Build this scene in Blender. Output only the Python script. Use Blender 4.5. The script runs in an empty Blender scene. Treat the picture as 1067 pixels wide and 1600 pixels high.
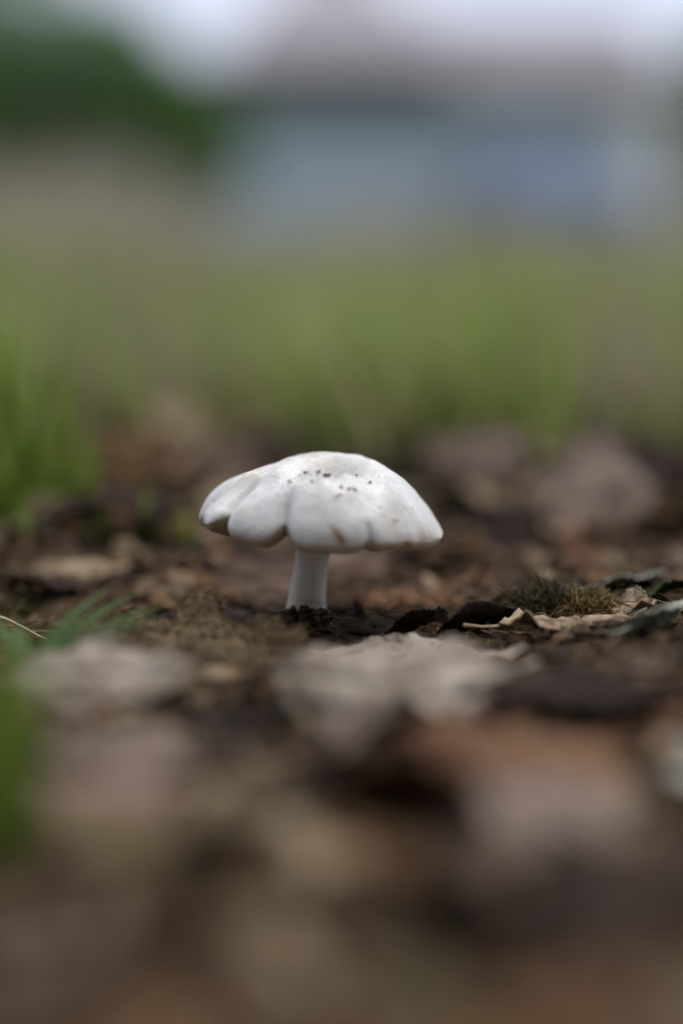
import bpy, math, random
import numpy as np
from mathutils import Vector, Matrix

# ------------------------------------------------------------------ camera, sky, light
S = bpy.context.scene
COL = S.collection
W0, H0 = 1067, 1600
LENS = 55.0
FPX = LENS / 24.0 * W0                   # focal length in photo pixels
CAM = Vector((0.0, -0.315, 0.0665))
PITCH = math.radians(8.15)
cd = bpy.data.cameras.new('camera')
cd.sensor_fit = 'HORIZONTAL'; cd.sensor_width = 24.0; cd.lens = LENS
cd.clip_start = 0.005; cd.clip_end = 2000
cd.dof.use_dof = True
cd.dof.focus_distance = 0.313
cd.dof.aperture_fstop = 2.5
cam = bpy.data.objects.new('camera', cd); COL.objects.link(cam)
cam.location = CAM; cam.rotation_euler = (math.pi / 2 - PITCH, 0, 0)
S.camera = cam

SUN_EL, SUN_AZ = math.radians(74), math.radians(70)   # azimuth from +Y (away) towards +X
w = bpy.data.worlds.new('World'); S.world = w; w.use_nodes = True
nt = w.node_tree; nt.nodes.clear()
out = nt.nodes.new('ShaderNodeOutputWorld'); bg = nt.nodes.new('ShaderNodeBackground')
sky = nt.nodes.new('ShaderNodeTexSky'); sky.sky_type = 'NISHITA'; sky.sun_disc = False
sky.sun_elevation = SUN_EL; sky.sun_rotation = SUN_AZ
sky.dust_density = 4.0; sky.air_density = 1.0; sky.ozone_density = 1.0
hs = nt.nodes.new('ShaderNodeHueSaturation'); hs.inputs['Saturation'].default_value = 0.35
mx = nt.nodes.new('ShaderNodeMix'); mx.data_type = 'RGBA'; mx.inputs[0].default_value = 0.62
mx.inputs[7].default_value = (8.3, 9.0, 11.2, 1)      # even cloud cover
nt.links.new(sky.outputs[0], hs.inputs['Color']); nt.links.new(hs.outputs[0], mx.inputs[6])
nt.links.new(mx.outputs[2], bg.inputs['Color']); bg.inputs['Strength'].default_value = 0.102
nt.links.new(bg.outputs[0], out.inputs[0])
sd = bpy.data.lights.new('sun', 'SUN'); sd.energy = 2.0; sd.angle = math.radians(40); sd.color = (1, .96, .9)
sun = bpy.data.objects.new('sun', sd); COL.objects.link(sun)
sdir = Vector((math.sin(SUN_AZ) * math.cos(SUN_EL), math.cos(SUN_AZ) * math.cos(SUN_EL), math.sin(SUN_EL)))
sun.rotation_euler = sdir.to_track_quat('Z', 'Y').to_euler(); sun.location = (0, 0, 30)

S.view_settings.view_transform = 'Standard'; S.view_settings.look = 'None'
S.view_settings.exposure = 0.28; S.view_settings.gamma = 1.0
S.render.engine = 'CYCLES'
S.cycles.use_denoising = True
try: S.cycles.denoiser = 'OPENIMAGEDENOISE'
except Exception: pass
S.cycles.max_bounces = 6; S.cycles.diffuse_bounces = 3; S.cycles.transparent_max_bounces = 4
S.cycles.caustics_reflective = False; S.cycles.caustics_refractive = False

rng = np.random.default_rng(7)
random.seed(7)

# ------------------------------------------------------------------ helpers
def ray(px, py):
    x = (px - W0 / 2) / FPX; y = -(py - H0 / 2) / FPX
    d = Vector((x, math.cos(PITCH) + y * math.sin(PITCH), -math.sin(PITCH) + y * math.cos(PITCH)))
    return d
def at(px, py, z=0.0):                    # pixel -> point on the horizontal plane z
    d = ray(px, py); t = (z - CAM.z) / d.z
    return CAM + d * t
def at_y(px, py, Y):                      # pixel -> point on the plane at world Y
    d = ray(px, py); t = (Y - CAM.y) / d.y
    return CAM + d * t

def _hash(i, j, k, seed):
    n = (i * 374761393 + j * 668265263 + k * 2147483647 + seed * 1274126177) & 0xffffffff
    n = ((n ^ (n >> 13)) * 1274126177) & 0xffffffff
    n = (n ^ (n >> 16)) & 0xffffffff
    return n / 4294967295.0
def vnoise(x, y, z=0.0, seed=0):
    x = np.asarray(x, float); y = np.asarray(y, float); z = np.asarray(z, float) + x * 0
    xi = np.floor(x).astype(np.int64); yi = np.floor(y).astype(np.int64); zi = np.floor(z).astype(np.int64)
    fx, fy, fz = x - xi, y - yi, z - zi
    fx, fy, fz = [f * f * (3 - 2 * f) for f in (fx, fy, fz)]
    r = 0
    for a in (0, 1):
        for b in (0, 1):
            for c in (0, 1):
                wgt = (fx if a else 1 - fx) * (fy if b else 1 - fy) * (fz if c else 1 - fz)
                r = r + wgt * _hash(xi + a, yi + b, zi + c, seed)
    return r * 2 - 1
def fbm(x, y, z=0.0, seed=0, octv=4):
    s = 0; a = 1; f = 1
    for o in range(octv):
        s = s + a * vnoise(x * f, y * f, np.asarray(z) * f, seed + o * 17); a *= .5; f *= 2.03
    return s
def sstep(a, b, x):
    t = np.clip((x - a) / (b - a), 0, 1); return t * t * (3 - 2 * t)

def mesh(name, V, F, mats=None, smooth=True, uv=None, attrs=None, mi=None):
    me = bpy.data.meshes.new(name)
    V = np.asarray(V, float)
    me.from_pydata(V.tolist(), [], [list(map(int, f)) for f in F])
    if smooth: me.polygons.foreach_set('use_smooth', [True] * len(me.polygons))
    if uv is not None:
        ul = me.uv_layers.new(name='UVMap')
        li = np.empty(len(me.loops), int); me.loops.foreach_get('vertex_index', li)
        ul.data.foreach_set('uv', np.asarray(uv, float)[li].ravel())
    for k, a in (attrs or {}).items():
        at_ = me.attributes.new(k, 'FLOAT', 'POINT'); at_.data.foreach_set('value', np.asarray(a, float))
    for m in (mats or []): me.materials.append(m)
    if mi is not None: me.polygons.foreach_set('material_index', list(map(int, mi)))
    me.update(); return me
def obj(name, me, parent=None, loc=(0, 0, 0), rot=(0, 0, 0)):
    o = bpy.data.objects.new(name, me); COL.objects.link(o); o.location = loc; o.rotation_euler = rot
    if parent is not None: o.parent = parent
    return o
def empty(name, loc=(0, 0, 0), rz=0):
    o = bpy.data.objects.new(name, None); COL.objects.link(o); o.location = loc
    o.rotation_euler = (0, 0, rz); o.empty_display_size = .01
    return o
def tag(o, label=None, cat=None, group=None, kind=None):
    if label: o['label'] = label
    if cat: o['category'] = cat
    if group: o['group'] = group
    if kind: o['kind'] = kind
    return o
class MB:
    def __init__(s): s.V = []; s.F = []; s.A = {}
    def add(s, V, F, **attrs):
        b = len(s.V); s.V.extend([tuple(v) for v in V]); s.F.extend([tuple(i + b for i in f) for f in F])
        for k, a in attrs.items(): s.A.setdefault(k, []).extend(a if hasattr(a, '__len__') else [a] * len(V))
    def box(s, x0, x1, y0, y1, z0, z1):
        V = [(x, y, z) for x in (x0, x1) for y in (y0, y1) for z in (z0, z1)]
        s.add(V, [(0, 1, 3, 2), (4, 6, 7, 5), (0, 4, 5, 1), (2, 3, 7, 6), (0, 2, 6, 4), (1, 5, 7, 3)])
    def tube(s, pts, rad, n=6):
        pts = [Vector(p) for p in pts]
        if not hasattr(rad, '__len__'): rad = [rad] * len(pts)
        V = []; F = []
        for i, p in enumerate(pts):
            t = (pts[min(i + 1, len(pts) - 1)] - pts[max(i - 1, 0)]).normalized()
            a = t.orthogonal().normalized() if i == 0 else (a - t * a.dot(t)).normalized()
            b = t.cross(a)
            for k in range(n):
                g = 2 * math.pi * k / n
                V.append(p + (a * math.cos(g) + b * math.sin(g)) * rad[i])
        for i in range(len(pts) - 1):
            for k in range(n):
                F.append((i * n + k, i * n + (k + 1) % n, (i + 1) * n + (k + 1) % n, (i + 1) * n + k))
        F.append(tuple(range(n))[::-1]); F.append(tuple((len(pts) - 1) * n + k for k in range(n)))
        s.add(V, F)
    def build(s, name, mat, parent=None, smooth=False, loc=(0, 0, 0), rot=(0, 0, 0)):
        return obj(name, mesh(name, s.V, s.F, [mat], smooth, attrs=s.A), parent, loc, rot)

# ------------------------------------------------------------------ materials
class NB:                                                   # tiny node builder
    def __init__(s, name):
        s.m = bpy.data.materials.new(name); s.m.use_nodes = True
        s.t = s.m.node_tree; s.t.nodes.clear()
        s.out = s.n('ShaderNodeOutputMaterial'); s.p = s.n('ShaderNodeBsdfPrincipled')
        s.l(s.p.outputs[0], s.out.inputs['Surface'])
    def n(s, typ, **kw):
        nd = s.t.nodes.new(typ)
        for k, v in kw.items(): setattr(nd, k, v)
        return nd
    def l(s, a, b): s.t.links.new(a, b)
    def coord(s, which='Object'): return s.n('ShaderNodeTexCoord').outputs[which]
    def noise(s, vec, scale, detail=4, rough=.6, stretch=None):
        if stretch:
            mp = s.n('ShaderNodeMapping'); mp.inputs['Scale'].default_value = stretch
            s.l(vec, mp.inputs[0]); vec = mp.outputs[0]
        n = s.n('ShaderNodeTexNoise'); n.inputs['Scale'].default_value = scale
        n.inputs['Detail'].default_value = detail; n.inputs['Roughness'].default_value = rough
        s.l(vec, n.inputs['Vector']); return n.outputs['Fac']
    def ramp(s, fac, stops):
        r = s.n('ShaderNodeValToRGB'); e = r.color_ramp.elements
        while len(e) < len(stops): e.new(.5)
        for q, (p, c) in zip(e, stops): q.position = p; q.color = (*c, 1) if len(c) == 3 else c
        s.l(fac, r.inputs[0]); return r.outputs[0]
    def rmap(s, v, a, b, c=0, d=1):
        r = s.n('ShaderNodeMapRange'); r.inputs[1].default_value = a; r.inputs[2].default_value = b
        r.inputs[3].default_value = c; r.inputs[4].default_value = d; s.l(v, r.inputs[0]); return r.outputs[0]
    def math(s, op, a, b=None, c=None):
        m = s.n('ShaderNodeMath', operation=op)
        for i, v in enumerate((a, b, c)):
            if v is None: continue
            if isinstance(v, (int, float)): m.inputs[i].default_value = v
            else: s.l(v, m.inputs[i])
        return m.outputs[0]
    def mix(s, f, a, b, mode='MIX'):
        m = s.n('ShaderNodeMix', data_type='RGBA', blend_type=mode)
        for i, v in ((0, f), (6, a), (7, b)):
            if isinstance(v, (int, float)): m.inputs[i].default_value = v
            elif isinstance(v, tuple): m.inputs[i].default_value = (*v, 1)
            else: s.l(v, m.inputs[i])
        return m.outputs[2]
    def bump(s, h, strength, dist, prev=None):
        b = s.n('ShaderNodeBump'); b.inputs['Strength'].default_value = strength; b.inputs['Distance'].default_value = dist
        s.l(h, b.inputs['Height'])
        if prev is not None: s.l(prev, b.inputs['Normal'])
        return b.outputs[0]
    def fin(s, col=None, rough=.8, normal=None, spec=.3, sss=0, sssr=None, trans=0):
        p = s.p
        if col is not None:
            if isinstance(col, tuple): p.inputs['Base Color'].default_value = (*col, 1)
            else: s.l(col, p.inputs['Base Color'])
        if isinstance(rough, (int, float)): p.inputs['Roughness'].default_value = rough
        else: s.l(rough, p.inputs['Roughness'])
        p.inputs['Specular IOR Level'].default_value = spec
        if normal is not None: s.l(normal, p.inputs['Normal'])
        if sss:
            p.inputs['Subsurface Weight'].default_value = sss
            p.inputs['Subsurface Radius'].default_value = sssr; p.inputs['Subsurface Scale'].default_value = 1.0
        if trans:                                            # light through a thin blade
            tr = s.n('ShaderNodeBsdfTranslucent')
            if isinstance(col, tuple): tr.inputs[0].default_value = (*col, 1)
            else: s.l(col, tr.inputs[0])
            ms = s.n('ShaderNodeMixShader'); ms.inputs[0].default_value = trans
            s.l(p.outputs[0], ms.inputs[1]); s.l(tr.outputs[0], ms.inputs[2]); s.l(ms.outputs[0], s.out.inputs[0])
        return s.m

def simple(name, c, rough=.7, var=.2, scale=5, spec=.3, metal=0):
    b = NB(name); n = b.noise(b.coord(), scale)
    lo = tuple(x * (1 - var) for x in c); hi = tuple(x * (1 + var) for x in c)
    b.p.inputs['Metallic'].default_value = metal
    return b.fin(b.ramp(n, [(.3, lo), (.7, hi)]), rough, spec=spec)

def leaf_mat(name, dark, mid, light, vein=None, rough=.85, spec=.10, trans=.06, spots=.5):
    b = NB(name)
    uv = b.n('ShaderNodeUVMap', uv_map='UVMap').outputs[0]
    sep = b.n('ShaderNodeSeparateXYZ'); b.l(uv, sep.inputs[0])
    u, v = sep.outputs[0], sep.outputs[1]                      # u across -1..1, v along 0..1
    au = b.math('ABSOLUTE', u)
    rnd = b.n('ShaderNodeObjectInfo').outputs['Random']
    obc = b.coord()
    off = b.n('ShaderNodeVectorMath', operation='ADD'); b.l(obc, off.inputs[0]); b.l(rnd, off.inputs[1])
    n1 = b.noise(off.outputs[0], 90, 5); n2 = b.noise(off.outputs[0], 420, 5, .7); n3 = b.noise(off.outputs[0], 1500, 3, .7)
    f = b.math('ADD', b.math('MULTIPLY', n1, .6), b.math('MULTIPLY', n2, .4))
    f = b.math('ADD', f, b.math('MULTIPLY', b.math('SUBTRACT', rnd, .5), .22))
    col = b.ramp(f, [(.34, dark), (.5, mid), (.66, light)])
    # side veins run obliquely from the midrib
    ph = b.math('SUBTRACT', b.math('MULTIPLY', v, 11.0), b.math('MULTIPLY', au, 2.6))
    fr = b.math('ABSOLUTE', b.math('SUBTRACT', b.math('FRACT', ph), .5))
    side = b.rmap(fr, .0, .07, 1, 0)
    midr = b.rmap(au, .015, .06, 1, 0)
    vm = b.math('MAXIMUM', b.math('MULTIPLY', side, .6), midr)
    vcol = vein or tuple(min(1, x * 1.35) for x in light)
    col = b.mix(b.math('MULTIPLY', vm, .5), col, vcol)
    sp = b.rmap(n2, .62, .7, 0, spots)
    col = b.mix(sp, col, tuple(x * .45 for x in dark))
    nrm = b.bump(vm, .6, .0004); nrm = b.bump(n2, .7, .0007, nrm); nrm = b.bump(n3, .5, .00025, nrm)
    return b.fin(col, rough, nrm, spec, trans=trans)

LM = dict(
    brown=leaf_mat('dry_leaf_brown', (.045, .025, .013), (.105, .058, .028), (.18, .108, .056)),
    mauve=leaf_mat('dry_leaf_mauve', (.062, .041, .030), (.14, .096, .073), (.235, .170, .136)),
    lilac=leaf_mat('dry_leaf_lilac', (.098, .067, .052), (.195, .145, .116), (.285, .22, .183)),
    tan=leaf_mat('dry_leaf_tan', (.14, .098, .058), (.26, .19, .12), (.38, .295, .20)),
    pale=leaf_mat('dry_leaf_pale', (.20, .16, .122), (.37, .315, .262), (.50, .44, .375)),
    dark=leaf_mat('dry_leaf_dark', (.010, .007, .006), (.026, .016, .012), (.055, .034, .024), vein=(.05, .03, .02), rough=.75),
    rust=leaf_mat('dry_leaf_rust', (.06, .030, .016), (.125, .063, .036), (.20, .112, .066)),
    umber=leaf_mat('dry_leaf_umber', (.07, .046, .024), (.155, .112, .064), (.26, .20, .12)),
    greyg=leaf_mat('dry_leaf_grey_green', (.20, .20, .155), (.36, .36, .30), (.48, .485, .42), vein=(.33, .36, .27)),
    olive=leaf_mat('dry_leaf_olive', (.055, .046, .022), (.11, .092, .048), (.185, .155, .085)),
    green=leaf_mat('fresh_leaf_green', (.014, .026, .006), (.027, .047, .010), (.046, .075, .018), vein=(.055, .09, .025), trans=.25, spots=.1),
)

def grass_mat(name, root, tip, dry, dryness=.25, trans=.35):
    b = NB(name)
    h = b.n('ShaderNodeAttribute', attribute_name='hgt').outputs['Fac']
    r = b.n('ShaderNodeAttribute', attribute_name='rnd').outputs['Fac']
    c = b.mix(h, root, tip)
    c = b.mix(b.rmap(r, 1 - dryness - .08, 1 - dryness + .08, 0, 1), c, dry)
    c = b.mix(b.math('MULTIPLY', b.noise(b.coord(), 6), .5), c, tuple(x * .6 for x in tip))
    return b.fin(c, .5, spec=.35, trans=trans)
GM_lawn = grass_mat('lawn_blades', (.20, .215, .065), (.32, .42, .11), (.48, .39, .22), .27, .5)
GM_tuft = grass_mat('fresh_blades', (.15, .21, .035), (.27, .40, .055), (.32, .30, .09), .1, .5)
GM_dry = grass_mat('dry_stalks', (.38, .305, .235), (.54, .46, .37), (.27, .30, .11), .22, .4)

# ground ----------------------------------------------------------------
b = NB('soil')
oc = b.coord()
n1 = b.noise(oc, 28, 6); n2 = b.noise(oc, 260, 6, .7); n3 = b.noise(oc, 1600, 3, .7)
sc_ = b.ramp(b.math('ADD', b.math('MULTIPLY', n1, .5), b.math('MULTIPLY', n2, .5)),
             [(.35, (.018, .010, .006)), (.5, (.066, .037, .018)), (.66, (.14, .082, .040))])
gr = b.n('ShaderNodeAttribute', attribute_name='grassy').outputs['Fac']
gc = b.ramp(b.noise(oc, 1.2, 6), [(.35, (.11, .12, .05)), (.5, (.19, .18, .085)), (.68, (.29, .25, .145))])
col = b.mix(gr, sc_, gc)
nr = b.bump(n2, .9, .004); nr = b.bump(n3, .8, .0012, nr)
soil_m = b.fin(col, .9, nr, .2)

BASE = at(478, 958)                        # foot of the mushroom
def ground_h(x, y):
    x = np.asarray(x, float); y = np.asarray(y, float)
    near = sstep(2.5, .6, np.hypot(x, y))
    calm = 1 - .85 * np.exp(-((x - BASE.x) ** 2 + (y - BASE.y) ** 2) / (2 * .022 ** 2))
    h = near * calm * (.0042 * fbm(x * 16, y * 16, 0, 3, 3) + .0020 * fbm(x * 70, y * 70, 0, 9, 3))
    far = sstep(1.0, 6, np.hypot(x, y))
    return h + far * (.03 * fbm(x * .7, y * .7, 0, 21, 2)) - .002
def graded(lo, hi, fine_lo, fine_hi, step, g=1.14):
    a = list(np.arange(fine_lo, fine_hi + 1e-9, step))
    s = step
    while a[-1] < hi: s *= g; a.append(a[-1] + s)
    s = step
    while a[0] > lo: s *= g; a.insert(0, a[0] - s)
    return np.array(a)
gx = graded(-450, 450, -.20, .20, .0032); gy = graded(-60, 900, -.24, .22, .0032)
X, Y = np.meshgrid(gx, gy); Z = ground_h(X, Y)
nx, ny = len(gx), len(gy)
I = np.arange(nx * ny).reshape(ny, nx)
F = np.stack([I[:-1, :-1], I[:-1, 1:], I[1:, 1:], I[1:, :-1]], -1).reshape(-1, 4)
grassy = sstep(.7, 1.7, Y + .12 * fbm(X * 6, Y * 6, 0, 4, 3) + .15 * X)
g = obj('ground', mesh('ground', np.stack([X, Y, Z], -1).reshape(-1, 3), F, [soil_m], True, attrs=dict(grassy=grassy.ravel())))
tag(g, kind='structure')

# ------------------------------------------------------------------ mushroom
PX = 0.1404 / 1067.0 * (0.322 / 0.322)     # metres per photo pixel at the mushroom
R = 190 * PX; HC = 117 * PX; ZR = 139 * PX  # cap radius, cap height, rim height
mush = empty('mushroom', (BASE.x, BASE.y, 0))
tag(mush, 'white mushroom with lobed dome cap and short stem rising from the soil', 'mushroom')
CX = 24 * PX; CY = 0.0                      # cap centre against the foot
NP, NTT = 360, 96
GROOVES = [(-17.5, 3.2, .22, .68, .18), (-52, 3.6, .25, .42, .15), (22, 2.2, .05, .93, .05), (43, 2.0, .015, .95, .03),
           (-77, 4, .07, .70, .05), (-112, 5, .05, .6, .05), (-145, 6, .09, .5, .06), (170, 6, .07, .5, .05), (128, 5, .07, .6, .05), (86, 5, .015, .75, .02)]
def cap_surface(phi, t):
    """phi: 0 faces the viewer, t: 0 apex .. 1 widest .. 1.5 tucked under"""
    s, c = np.sin(phi), np.cos(phi)
    wl = sstep(-.8, .8, -s)
    p = 2.3 + (1.5 - 2.3) * wl; q = .5 + .03 * wl
    tt = np.minimum(t, 1.0)
    r = np.sin(tt * np.pi / 2)
    z = np.power(np.maximum(1 - r ** p, 0), q)
    # uneven dome: flatter left shoulder, steep right flank
    drop = np.interp(r * s, [-1, -.94, -.83, -.73, -.62, -.51, -.4, -.29, -.18, -.08, .1, .25, .36, .47, .57, .68, .79, .88, .94, 1],
                     [9, 7, 11, 13, 13, 17, 16, 13, 8, 6, 6, 4, 6, 6, 7, 10, 19, 24, 27, 28]) / 117.0
    z = z - 1.10 * drop * (1 - np.exp(-z / .28)) * (.40 + .60 * sstep(-.70, -.15, -r * c))
    k = np.clip((t - 1) / .5, 0, 1)          # rolled-in rim
    ang = k * np.pi * .62
    rr = .135
    r = np.where(t > 1, 1 - rr * (1 - np.cos(ang)), r)
    z = np.where(t > 1, -rr * 1.15 * np.sin(ang), z)
    rk = np.where(t > 1, 1.0, r)
    deg = np.degrees(phi)
    env = np.zeros_like(r); lift = np.zeros_like(r); ridge = np.zeros_like(r)
    for (g0, wd, dp, r0, up) in GROOVES:
        dd = (deg - g0 + 180) % 360 - 180
        wander = 2.2 * np.sin(r * 9 + g0)
        gg = np.exp(-np.abs((dd - wander * (1 - r)) / wd) ** 1.5)
        ra = sstep(r0, 1.0, rk)
        env += dp * gg * ra
        gb = np.exp(-(dd / (wd * 1.6)) ** 2) * sstep(.86, 1.0, rk)
        lift += up * gb
        side = np.exp(-((dd - 9) / 6) ** 2) + np.exp(-((dd + 9) / 6) ** 2)
        ridge += .30 * dp * side * sstep(r0, .95, r) * (g0 < 0)
    lift += .06 * np.exp(-((deg - 32) / 20) ** 2) * sstep(.86, 1.0, rk) + .06 * np.exp(-((deg + 62) / 16) ** 2) * sstep(.86, 1.0, rk)
    # soft swelling of the cap and the fold on the left shoulder
    x0 = r * s; y0 = -r * c
    und = .095 * fbm(x0 * 2.6 + 5, y0 * 2.6, 0, 31, 3) * sstep(.1, .5, r) + .012 * fbm(x0 * 7, y0 * 7, 0, 37, 2)
    # dimple on the crown with a raised lip towards the viewer, and two creases running down from it
    dx, dy = x0 - .06, y0 + .24
    dim = .44 * np.exp(-((dx / .29) ** 2 + (dy / .23) ** 2) ** 1.4)
    lip = .05 * np.exp(-((np.hypot(dx / 1.2, dy) - .36) / .10) ** 2) * sstep(-.1, .25, dy)
    def crease(ax, ay, bx, by, wd, dp):
        lx, ly = bx - ax, by - ay; L2 = lx * lx + ly * ly
        tpar = np.clip(((x0 - ax) * lx + (y0 - ay) * ly) / L2, 0, 1)
        d = np.hypot(x0 - ax - tpar * lx, y0 - ay - tpar * ly)
        return dp * (np.exp(-np.abs(d / wd) ** 1.4) - .45 * np.exp(-((d - 2.3 * wd) / (1.3 * wd)) ** 2)) * (1 - .8 * np.abs(tpar * 2 - 1))
    cr = crease(-.02, -.25, .14, -.66, .05, .14) + crease(-.16, -.30, -.26, -.58, .06, .10) + crease(-.35, -.1, -.76, -.46, .03, .11) \
        + crease(-.3, .0, -.88, -.22, .035, .10) + crease(.1, -.25, .30, -.42, .05, .05) + crease(-.3, -.30, .05, -.46, .05, .08)
    zc = np.clip(z, 0, 1)
    rad = r * (1 - .62 * env * (1 - zc) + .25 * ridge * (1 - zc)) 
    zz = z - env * zc * 1.1 + ridge * .5 * zc + und * np.where(t > 1, .3, 1) * (.4 + .6 * z) - dim + lip * .6 - cr + lift * sstep(.62, 1.15, t)
    zz = zz - .10 * s * np.minimum(r, 1)        # the whole cap leans to the right
    oval = 1 + .012 * np.sin(3 * phi + 1) + .01 * np.sin(5 * phi)
    return np.stack([R * rad * oval * s + CX, -R * rad * oval * c * .97 + CY, ZR + HC * zz], -1), r, env, lift
phis = np.linspace(-np.pi, np.pi, NP, endpoint=False)
ts = np.concatenate([np.linspace(0.004, 1, NTT - 22), np.linspace(1.02, 1.5, 22)])
PH, TT = np.meshgrid(phis, ts)
P, rr_, env_, lift_ = cap_surface(PH, TT)
I = np.arange(NP * NTT).reshape(NTT, NP)
F = [(I[i, j], I[i + 1, j], I[i + 1, (j + 1) % NP], I[i, (j + 1) % NP]) for i in range(NTT - 1) for j in range(NP)]
V = P.reshape(-1, 3)
top = V[:NP].mean(0)
V = np.vstack([V, top]); ci = len(V) - 1
F += [(ci, j, (j + 1) % NP) for j in range(NP)]
degs = np.degrees(PH)
rimtan = sstep(.84, 1.18, TT + .10 * fbm(PH * 6, TT * 3, 0, 55, 3))
notch = np.clip(lift_ * 9, 0, 1) * sstep(.88, 1.1, TT)
stain = np.exp(-(((degs - 8.5 - 6 * (TT - .93) / .1 * .5) / 2.0) ** 2)) * np.exp(-((TT - .93) / .075) ** 2)
stain = np.clip(1.5 * stain, 0, 1)
crown = np.exp(-(((P[..., 0] - CX) / R + .12) / .24) ** 2 - (((P[..., 1] - CY) / R - .18) / .2) ** 2) * .9
a1 = np.append(np.clip(.75 * rimtan + .9 * notch, 0, 1).ravel(), 0)
dust = np.exp(-(((P[..., 0] - CX) / R - .08) / .40) ** 2 - (((P[..., 1] - CY) / R + .40) / .26) ** 2)
a4 = np.append(dust.ravel(), 0)
a2 = np.append(stain.ravel(), 0); a3 = np.append(crown.ravel(), .4)
b = NB('mushroom_cap')
oc = b.coord()
A = lambda n: b.n('ShaderNodeAttribute', attribute_name=n).outputs['Fac']
m1 = b.noise(oc, 160, 6, .6); m2 = b.noise(oc, 900, 5, .7)
c = b.ramp(m1, [(.3, (.56, .545, .52)), (.5, (.655, .645, .622)), (.7, (.71, .705, .69))])
c = b.mix(b.math('MULTIPLY', A('rimtan'), b.rmap(m1, .3, .65, .5, 1)), c, (.44, .315, .19))
c = b.mix(b.math('MULTIPLY', A('crown'), b.rmap(b.noise(oc, 380, 4), .35, .65, 0, 1)), c, (.46, .36, .26))
c = b.mix(b.rmap(b.noise(oc, 95, 5, .65), .56, .72, 0, .45), c, (.55, .47, .36))
c = b.mix(b.rmap(m2, .62, .72, 0, .65), c, (.42, .32, .20))
c = b.mix(b.math('MULTIPLY', A('dust'), b.rmap(b.noise(oc, 1300, 4, .75), .50, .58, 0, .85)), c, (.24, .18, .10))
c = b.mix(b.math('MULTIPLY', A('stain'), b.rmap(m2, .3, .55, .55, 1)), c, (.27, .12, .06))
nr = b.bump(m1, .5, .0010); nr = b.bump(b.noise(oc, 2200, 4, .7), .25, .00025, nr)
cap_m = b.fin(c, b.rmap(m2, .3, .7, .28, .42), nr, .5, .08, (.0022, .0016, .0012))
cap = obj('cap', mesh('cap', V, F, [cap_m], True, attrs=dict(rimtan=a1, stain=a2, crown=a3, dust=a4)), mush)
# gills under the cap
Pu, _, _, _ = cap_surface(phis, np.full_like(phis, 1.48))
NG = 10; Vg = []; Fg = []
for i in range(NG + 1):
    f = i / NG
    pleat = .0007 * np.where(np.arange(NP) % 4 < 2, 1, -1) * math.sin(math.pi * min(1, f * 1.1 + .05))
    rim = Pu; cen = np.array([CX - 20 * PX, CY, ZR + .10 * HC])
    q = rim * (1 - f) + cen * f
    q = np.where(np.full((NP, 1), f > .99), cen + (rim - cen) * .12, q if f <= .99 else q)
    q = q.copy(); q[:, 2] += pleat + .06 * HC * math.sin(math.pi * f)
    if f > .85: q = cen + (rim - cen) * .15 + np.array([0, 0, .0]); 
    Vg.append(q)
Vg = np.array(Vg).reshape(-1, 3)
I = np.arange(NP * (NG + 1)).reshape(NG + 1, NP)
Fg = [(I[i, j], I[i, (j + 1) % NP], I[i + 1, (j + 1) % NP], I[i + 1, j]) for i in range(NG) for j in range(NP)]
gill_m = simple('mushroom_gills', (.62, .52, .42), .7, .1, 300)
obj('gills', mesh('gills', Vg, Fg, [gill_m], False), mush)
# stem
prof = [(-12, 450 - 10, 512 + 6), (0, 445, 510), (6, 446, 509.5), (14, 448, 509), (26, 450.5, 509), (40, 453.5, 509.5), (56, 456.5, 510.5), (74, 459.5, 512.5), (92, 461.5, 515), (110, 463, 517), (135, 462, 519), (160, 470, 510)]
NS = 64; Vs = []
zs = np.interp(np.linspace(0, 1, 60), np.linspace(0, 1, len(prof)), [p[0] for p in prof])
for zpx in zs:
    l = np.interp(zpx, [p[0] for p in prof], [p[1] for p in prof]); r = np.interp(zpx, [p[0] for p in prof], [p[2] for p in prof])
    ang = np.linspace(0, 2 * np.pi, NS, endpoint=False)
    rad = (r - l) / 2 * PX; cx = ((r + l) / 2 - 478) * PX
    rad = rad * (1 + .008 * fbm(np.cos(ang) * 3, np.sin(ang) * 3, zpx * .01, 71, 3) )
    Vs.append(np.stack([cx + rad * np.cos(ang), rad * np.sin(ang) * .96, np.full(NS, zpx * PX)], -1))
Vs = np.array(Vs).reshape(-1, 3); I = np.arange(len(Vs)).reshape(-1, NS)
Fs = [(I[i, j], I[i, (j + 1) % NS], I[i + 1, (j + 1) % NS], I[i + 1, j]) for i in range(len(zs) - 1) for j in range(NS)]
b = NB('mushroom_stem'); oc = b.coord()
m1 = b.noise(oc, 500, 5, .6, (1, 1, .12)); m2 = b.noise(oc, 120, 4)
c = b.ramp(b.math('ADD', b.math('MULTIPLY', m1, .6), b.math('MULTIPLY', m2, .4)), [(.25, (.72, .60, .49)), (.5, (.86, .77, .68)), (.75, (.89, .83, .76))])
sz_ = b.n('ShaderNodeSeparateXYZ'); b.l(oc, sz_.inputs[0])
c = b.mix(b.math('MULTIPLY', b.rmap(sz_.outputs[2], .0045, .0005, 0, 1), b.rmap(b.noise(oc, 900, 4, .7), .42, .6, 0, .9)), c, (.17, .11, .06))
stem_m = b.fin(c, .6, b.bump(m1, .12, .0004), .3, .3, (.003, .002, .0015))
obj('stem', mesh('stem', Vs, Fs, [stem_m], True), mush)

rng = np.random.default_rng(100)
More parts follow.
